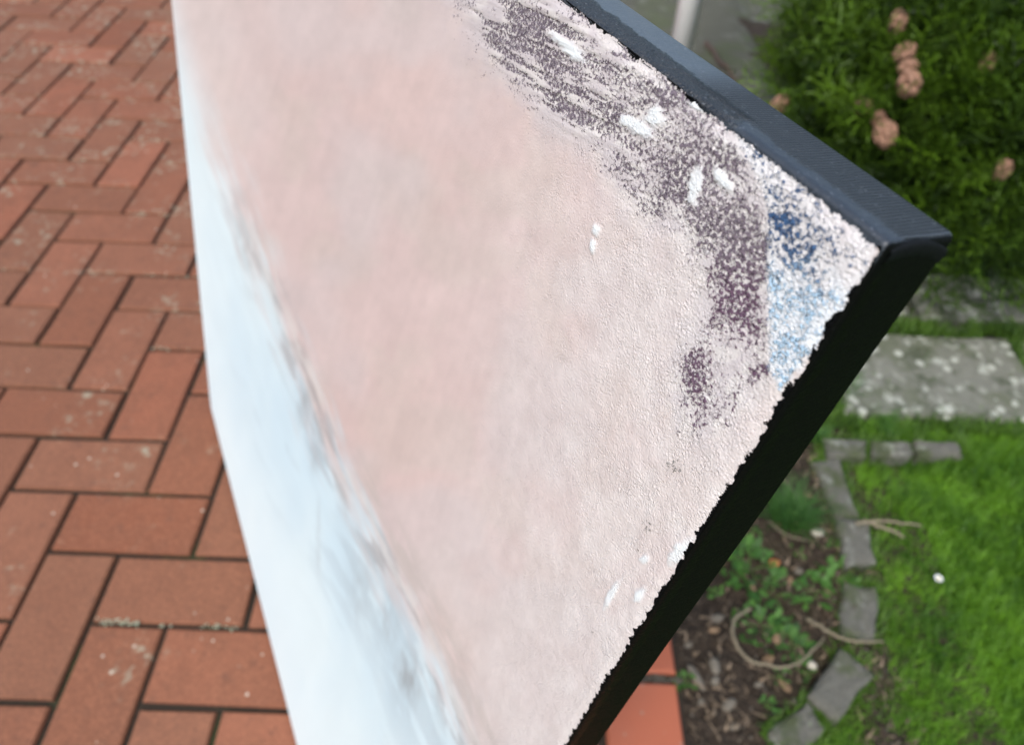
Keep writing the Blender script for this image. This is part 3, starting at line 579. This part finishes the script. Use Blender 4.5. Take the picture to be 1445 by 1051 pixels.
crumbs('grit', np.c_[A, soil_h(A[:, 0], A[:, 1])], rng.uniform(.001, .0032, n), GREYST, 'pale grit scattered on the dark soil', 'grit')
# lichen crumbs in a few brick joints
def joint_line(c0, k0, c1, k1, n): t = rng.random(n)[:, None]; a = np.array(lat(c0, k0)); b = np.array(lat(c1, k1)); return a*(1-t)+b*t+rng.normal(0, .0022, (n, 2))
LICH = m_plain('lichen', (.30, .34, .20), (.56, .58, .46), 200)
A = np.concatenate([joint_line(.1, 1.03, 1.1, 1.03, 130), joint_line(1.3, 1.0, 1.9, 1.0, 40), joint_line(-3, 10, -1.5, 10, 60), joint_line(-2, 8, -.5, 8, 50), joint_line(-5, 13, -3, 13, 50), joint_line(-1, 6.02, 0, 6, 30)])
A = A[fbm(A[:, 0]*60, A[:, 1]*60, 6, 2) > .42]
lc = crumbs('joint_lichen', np.c_[A, rng.uniform(-.004, .0005, len(A))], rng.uniform(.0008, .0026, len(A)), LICH, 'pale lichen crumbs in the brick joints', 'lichen')
A = np.stack([rng.uniform(.145, .246, 260), rng.normal(.3855, .0035, 260)], 1)
crumbs('joint_mortar', np.c_[A, rng.uniform(-.007, -.002, 260)], rng.uniform(.001, .0028, 260), GREYST, 'pale grit filling the joint of the orange bricks', 'grit')

# ------------------------------------------------------------------ weeds on the soil bed
def weed(label, X, Y, n, rad, ls, hi, name='weed', group=None, lift=.6, asp=.55, grassy=False):
    g = G(X, Y, 0); gz = float(soil_h(np.array([g.x]), np.array([g.y]))[0]); t = empty(name, (g.x, g.y, gz)); tag(t, label, 'weed', group)
    if grassy:
        a = rng.uniform(0, 6.28, n); r = rad*.5*np.sqrt(rng.random(n)); P = np.c_[r*np.cos(a), r*np.sin(a), np.zeros(n)]
        o = blades('leaves', P, rng.uniform(.6, 1.3, n)*ls, rng.uniform(.5, 1.4, n), rng.uniform(.0016, .003, n), WEED, np.clip(hi+rng.normal(0, .2, n), 0, 1), kind=None, parent=t)
    else:
        V = []; T = []; tint = []
        prof = [(0, .08), (.25, .7), (.55, 1), (.8, .7), (1, .05)]
        for i in range(n):
            a = rng.uniform(0, 6.28); rr = rad*math.sqrt(rng.random()); pz = rng.uniform(.15, 1)*hi_len(rad, lift); L = ls*rng.uniform(.6, 1.2); up = rng.uniform(-.1, .7); az = a+rng.normal(0, .9)
            d = Vector((math.cos(az)*math.cos(up), math.sin(az)*math.cos(up), math.sin(up))); s = Vector((-math.sin(az), math.cos(az), rng.normal(0, .3))).normalized(); u = s.cross(d)
            o_ = Vector((rr*math.cos(a), rr*math.sin(a), pz*(1-.5*rr/rad))); b = len(V)
            for (tt, ww) in prof:
                c_ = o_+d*L*tt-u*L*.18*tt*tt; V += [c_-s*L*asp*ww*.5+u*L*.04*ww, c_, c_+s*L*asp*ww*.5+u*L*.04*ww]
            for k in range(4): q_ = b+3*k; T += [(q_, q_+3, q_+4, q_+1), (q_+1, q_+4, q_+5, q_+2)]
            tint += [min(1, max(0, hi+rng.normal(0, .2)))]*15
        o = np_mesh('leaves', V, T, WEED, t); vflt(o, 'tint', tint)
    k = 4 if not grassy else 0
    sv = []
    for i in range(k):
        a = i*1.6; e = Vector((rad*.6*math.cos(a), rad*.6*math.sin(a), hi_len(rad, lift)*.6)); tube('stem', [(0, 0, -.004), e*.5+Vector((0, 0, .004)), e], [.0012, .001, .0006], WEEDST, t, 5)
    return t
def hi_len(rad, lift): return rad*lift
WEEDST = m_plain('weed_stem', (.07, .13, .03), (.12, .20, .05), 60)
weed('feathery dark green grass tuft on the soil, largest tuft in the bed', 1115, 725, 420, .055, .050, .35, 'grass_tuft', grassy=True)
weed('bright green leafy weed against the inner side of the edging stones', 1178, 815, 26, .020, .020, .8)
weed('low leafy weed on the soil just left of the edging weed', 1150, 832, 22, .022, .017, .75)
weed('dense leafy green weed patch on the soil below the canvas edge', 1060, 800, 60, .042, .017, .55)
weed('light green seedling close to the black canvas edge', 1040, 772, 22, .024, .018, .7)
weed('leafy weed growing inside the loop of dry stem', 1075, 880, 56, .036, .014, .5)
weed('rounded leafy weed beside the right side of the dry stem loop', 1122, 905, 34, .022, .017, .45)
weed('small sprig of green beside the orange bricks', 967, 957, 14, .011, .013, .6, lift=1.2)
weed('trailing leafy weed with tiny leaves between the tuft and the stem loop', 1095, 835, 46, .040, .011, .45)
for (X, Y, lb) in ((1085, 993, 'tiny green seedling alone on the bare soil below the stem loop'), (1140, 945, 'tiny seedling beside the small white pebble'), (1010, 828, 'tiny seedling at the black canvas edge above the brown stone'), (1128, 775, 'tiny seedling between the grass tuft and the leafy weeds'),
        (1180, 770, 'tiny seedling pressed against an edging stone above the bright weed'), (1105, 950, 'tiny seedling under the bottom curve of the dry stem'), (1065, 745, 'tiny seedling left of the straw below the grass tuft')):
    weed(lb, X, Y, 9, .010, .010, .55, 'seedling', lift=1.)
weed('thin grassy tuft between edging stones and slabs', 1150, 615, 130, .030, .030, .5, 'grass_tuft', grassy=True)
weed('grassy tuft growing over the front of the slab path', 1190, 548, 240, .045, .034, .35, 'grass_tuft', grassy=True)
weed('bright grassy tuft beside the corner of the slab path', 1248, 585, 120, .022, .026, .75, 'grass_tuft', grassy=True)
weed('grassy tuft behind the last edging stones on the lawn', 1255, 603, 120, .03, .022, .7, 'grass_tuft', grassy=True)
# daisy on the lawn
g = G(1325, 815, 0.012); da_ = empty('daisy', (g.x, g.y, -.02)); tag(da_, 'single white daisy in the lawn', 'flower')
tube('stalk', [(0, 0, 0), (.001, 0, .015), (0, 0, .030)], .0008, WEEDST, da_, 5); V = []; T = []
for i in range(14):
    a = i*2*math.pi/14; d = Vector((math.cos(a), math.sin(a), .15)); s = Vector((-math.sin(a), math.cos(a), 0)); b = len(V); o_ = Vector((0, 0, .0305))
    for t, ww in ((.2, .5), (.7, 1), (1, .5)): V += [o_+d*.006*t-s*.0011*ww, o_+d*.006*t+s*.0011*ww]
    T += [(b, b+1, b+3, b+2), (b+2, b+3, b+5, b+4)]
np_mesh('petals', V, T, WHITEP, da_)
tube('disc', [(0, 0, .030), (0, 0, .0315), (0, 0, .0322)], [.0022, .0022, .001], m_plain('daisy_yellow', (.5, .33, .02), (.6, .42, .04)), da_, 8)

# ------------------------------------------------------------------ white post
pb = G(944, 150); pb.z = -.03
post = empty('white_post', pb); tag(post, 'slim white metal post standing on the grey concrete', 'post')
tube('shaft', [(0, 0, .0), (.004, .004, .6), (.008, .008, 1.35)], .030, WHITEP, post, 24)
tube('cap', [(.008, .008, 1.35), (.008, .008, 1.362), (.008, .008, 1.37)], [.033, .033, .02], WHITEP, post, 20)
tube('foot_plate', [(0, 0, 0), (0, 0, .012)], [.06, .058], WHITEP, post, 24)

# ------------------------------------------------------------------ conifer with cones
con = empty('conifer', (1.12, 1.80, -.03)); tag(con, 'dense green conifer shrub with brown cones behind the slab path', 'conifer')
CO = Vector(con.location)
def spray(seed):
    r = random.Random(seed); segs = []
    def br(p, d, L, lev):
        n = max(2, int(L/.009)); q_ = p
        for i in range(n):
            d2 = (d+Vector((r.gauss(0, .10), r.gauss(0, .10), r.gauss(0, .07)))).normalized(); e = q_+d2*(L/n); segs.append((q_, e, .0026 if lev else .003)); q_ = e; d = d2
            if lev < 2 and i > 0:
                s = 1 if (i % 2) else -1; a = s*r.uniform(.6, .95); dd = Vector((d.x*math.cos(a)-d.y*math.sin(a), d.x*math.sin(a)+d.y*math.cos(a), d.z+r.gauss(0, .18)))
                br(q_, dd, L*(.52-.30*i/n)*r.uniform(.7, 1.1), lev+1)
    br(Vector((0, 0, 0)), Vector((1, 0, 0)), .11, 0)
    V = []; T = []
    for a, b, w_ in segs:
        d = (b-a).normalized(); s = d.cross(Vector((r.gauss(0, .5), r.gauss(0, .5), 1))).normalized()*w_*.5; k = len(V); V += [a-s, a+s, b+s*.8, b-s*.8]; T.append((k, k+1, k+2, k+3))
    return np.array(V), np.array(T)
temps = [spray(i) for i in range(5)]
lobes = []   # (centre, radius) in world
for (X, Y, dep, r) in ((1195, 100, 1.90, .09), (1245, 30, 1.80, .13), (1215, 170, 1.78, .11), (1260, 120, 1.62, .21), (1270, 10, 1.65, .22), (1300, 230, 1.55, .19), (1345, 120, 1.50, .22), (1370, 290, 1.50, .20), (1240, 230, 1.70, .15), (1205, 25, 2.0, .08), (1400, 30, 1.6, .24), (1440, 190, 1.5, .24), (1300, -90, 1.75, .25), (1240, -70, 1.95, .11), (1450, -90, 1.8, .28)):
    lobes.append((at(X, Y, dep), r))
bright = [(at(1140, 112, 1.86), .045), (at(1160, 130, 1.84), .045), (at(1132, 175, 1.9), .03)]; lobes += bright  # lobes tinted paler, painted as patches where light falls on the crown
tube('trunk', [(0, 0, -.03), (.01, .0, .25), (-.01, .02, .6), (.0, .03, 1.0)], [.045, .036, .026, .012], BARK, con, 10)
for (c_, r) in lobes:
    e = c_-CO; s_ = Vector((0, 0, max(.04, e.z*.45))); mdl = s_.lerp(e, .5)+Vector((0, 0, .04)); brn = tube('branch', [s_, mdl, e], [.014, .009, .004], BARK, con, 7)
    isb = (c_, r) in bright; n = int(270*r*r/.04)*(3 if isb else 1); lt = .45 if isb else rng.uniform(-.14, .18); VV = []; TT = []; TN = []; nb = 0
    for i in range(n):
        d = Vector((rng.normal(), rng.normal(), rng.normal()+.15)).normalized(); rr = r*(.35+.65*rng.random()**.45); p = c_+Vector((d.x*rr, d.y*rr, d.z*rr*1.05))
        if p.z < .02: continue
        dr_ = (d*.8+Vector((rng.normal(0, .3), rng.normal(0, .3), .75+rng.normal(0, .3)))).normalized(); sdv = dr_.cross(Vector((rng.normal(), rng.normal(), rng.normal()))).normalized(); up_ = sdv.cross(dr_)
        V, T = temps[rng.integers(5)]; sc = rng.uniform(.85, 1.45)
        VV.append(V[:, :1]*sc*np.array(dr_)+V[:, 1:2]*sc*np.array(sdv)+V[:, 2:]*sc*np.array(up_)+np.array(p)-np.array(CO)); TT.append(T+nb); nb += len(V)
        t0 = .02+.75*max(0, (rr/r-.6)/.4)*rng.random()**1.6+.06*rng.normal()+lt; TN.append(np.clip(t0+.30*np.clip(V[:, 0]/.11, 0, 1)**2, 0, 1))  # inner sprays tinted darker as painted depth shade, outer ones and tips paler
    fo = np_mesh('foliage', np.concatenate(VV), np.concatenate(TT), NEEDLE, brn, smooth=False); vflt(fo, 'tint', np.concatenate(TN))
def cone(X, Y, dep, r, seed):
    rr = random.Random(seed); bm = bmesh.new(); bmesh.ops.create_icosphere(bm, subdivisions=3, radius=1)
    cs = []; ga = math.pi*(3-math.sqrt(5)); NS = 14
    for i in range(NS): z = 1-2*(i+.5)/NS; q_ = math.sqrt(1-z*z); cs.append(Vector((q_*math.cos(ga*i), q_*math.sin(ga*i), z)))
    for v_ in bm.verts:
        d = v_.co.normalized(); ds = sorted([(d-c_).length for c_ in cs]); gap = ds[1]-ds[0]; k = .66+.34*min(1, gap/.26)+.12*max(0, 1-ds[0]/.16); v_.co = Vector((d.x, d.y*.92, d.z*1.28))*k*r
    me = bpy.data.meshes.new('cone'); bm.to_mesh(me); bm.free(); o = link('cone', me, CONE, con); p = at(X, Y, dep)-CO; o.location = p; o.rotation_euler = (rr.uniform(-.8, .8), rr.uniform(-.8, .8), rr.uniform(0, 6))
for i, a in enumerate(((1268, 30, 1.40, .016), (1276, 74, 1.385, .017), (1281, 95, 1.375, .014), (1283, 119, 1.365, .021), (1217, 150, 1.485, .018), (1240, 168, 1.455, .014), (1249, 189, 1.435, .021), (1100, 148, 1.74, .020), (1262, 42, 1.42, .013), (1392, 90, 1.36, .016), (1415, 240, 1.34, .015))): cone(a[0], a[1], a[2]-.045, a[3]*1.05, i)
print('verts', sum(len(o.data.vertices) for o in bpy.data.objects if o.type == 'MESH'))
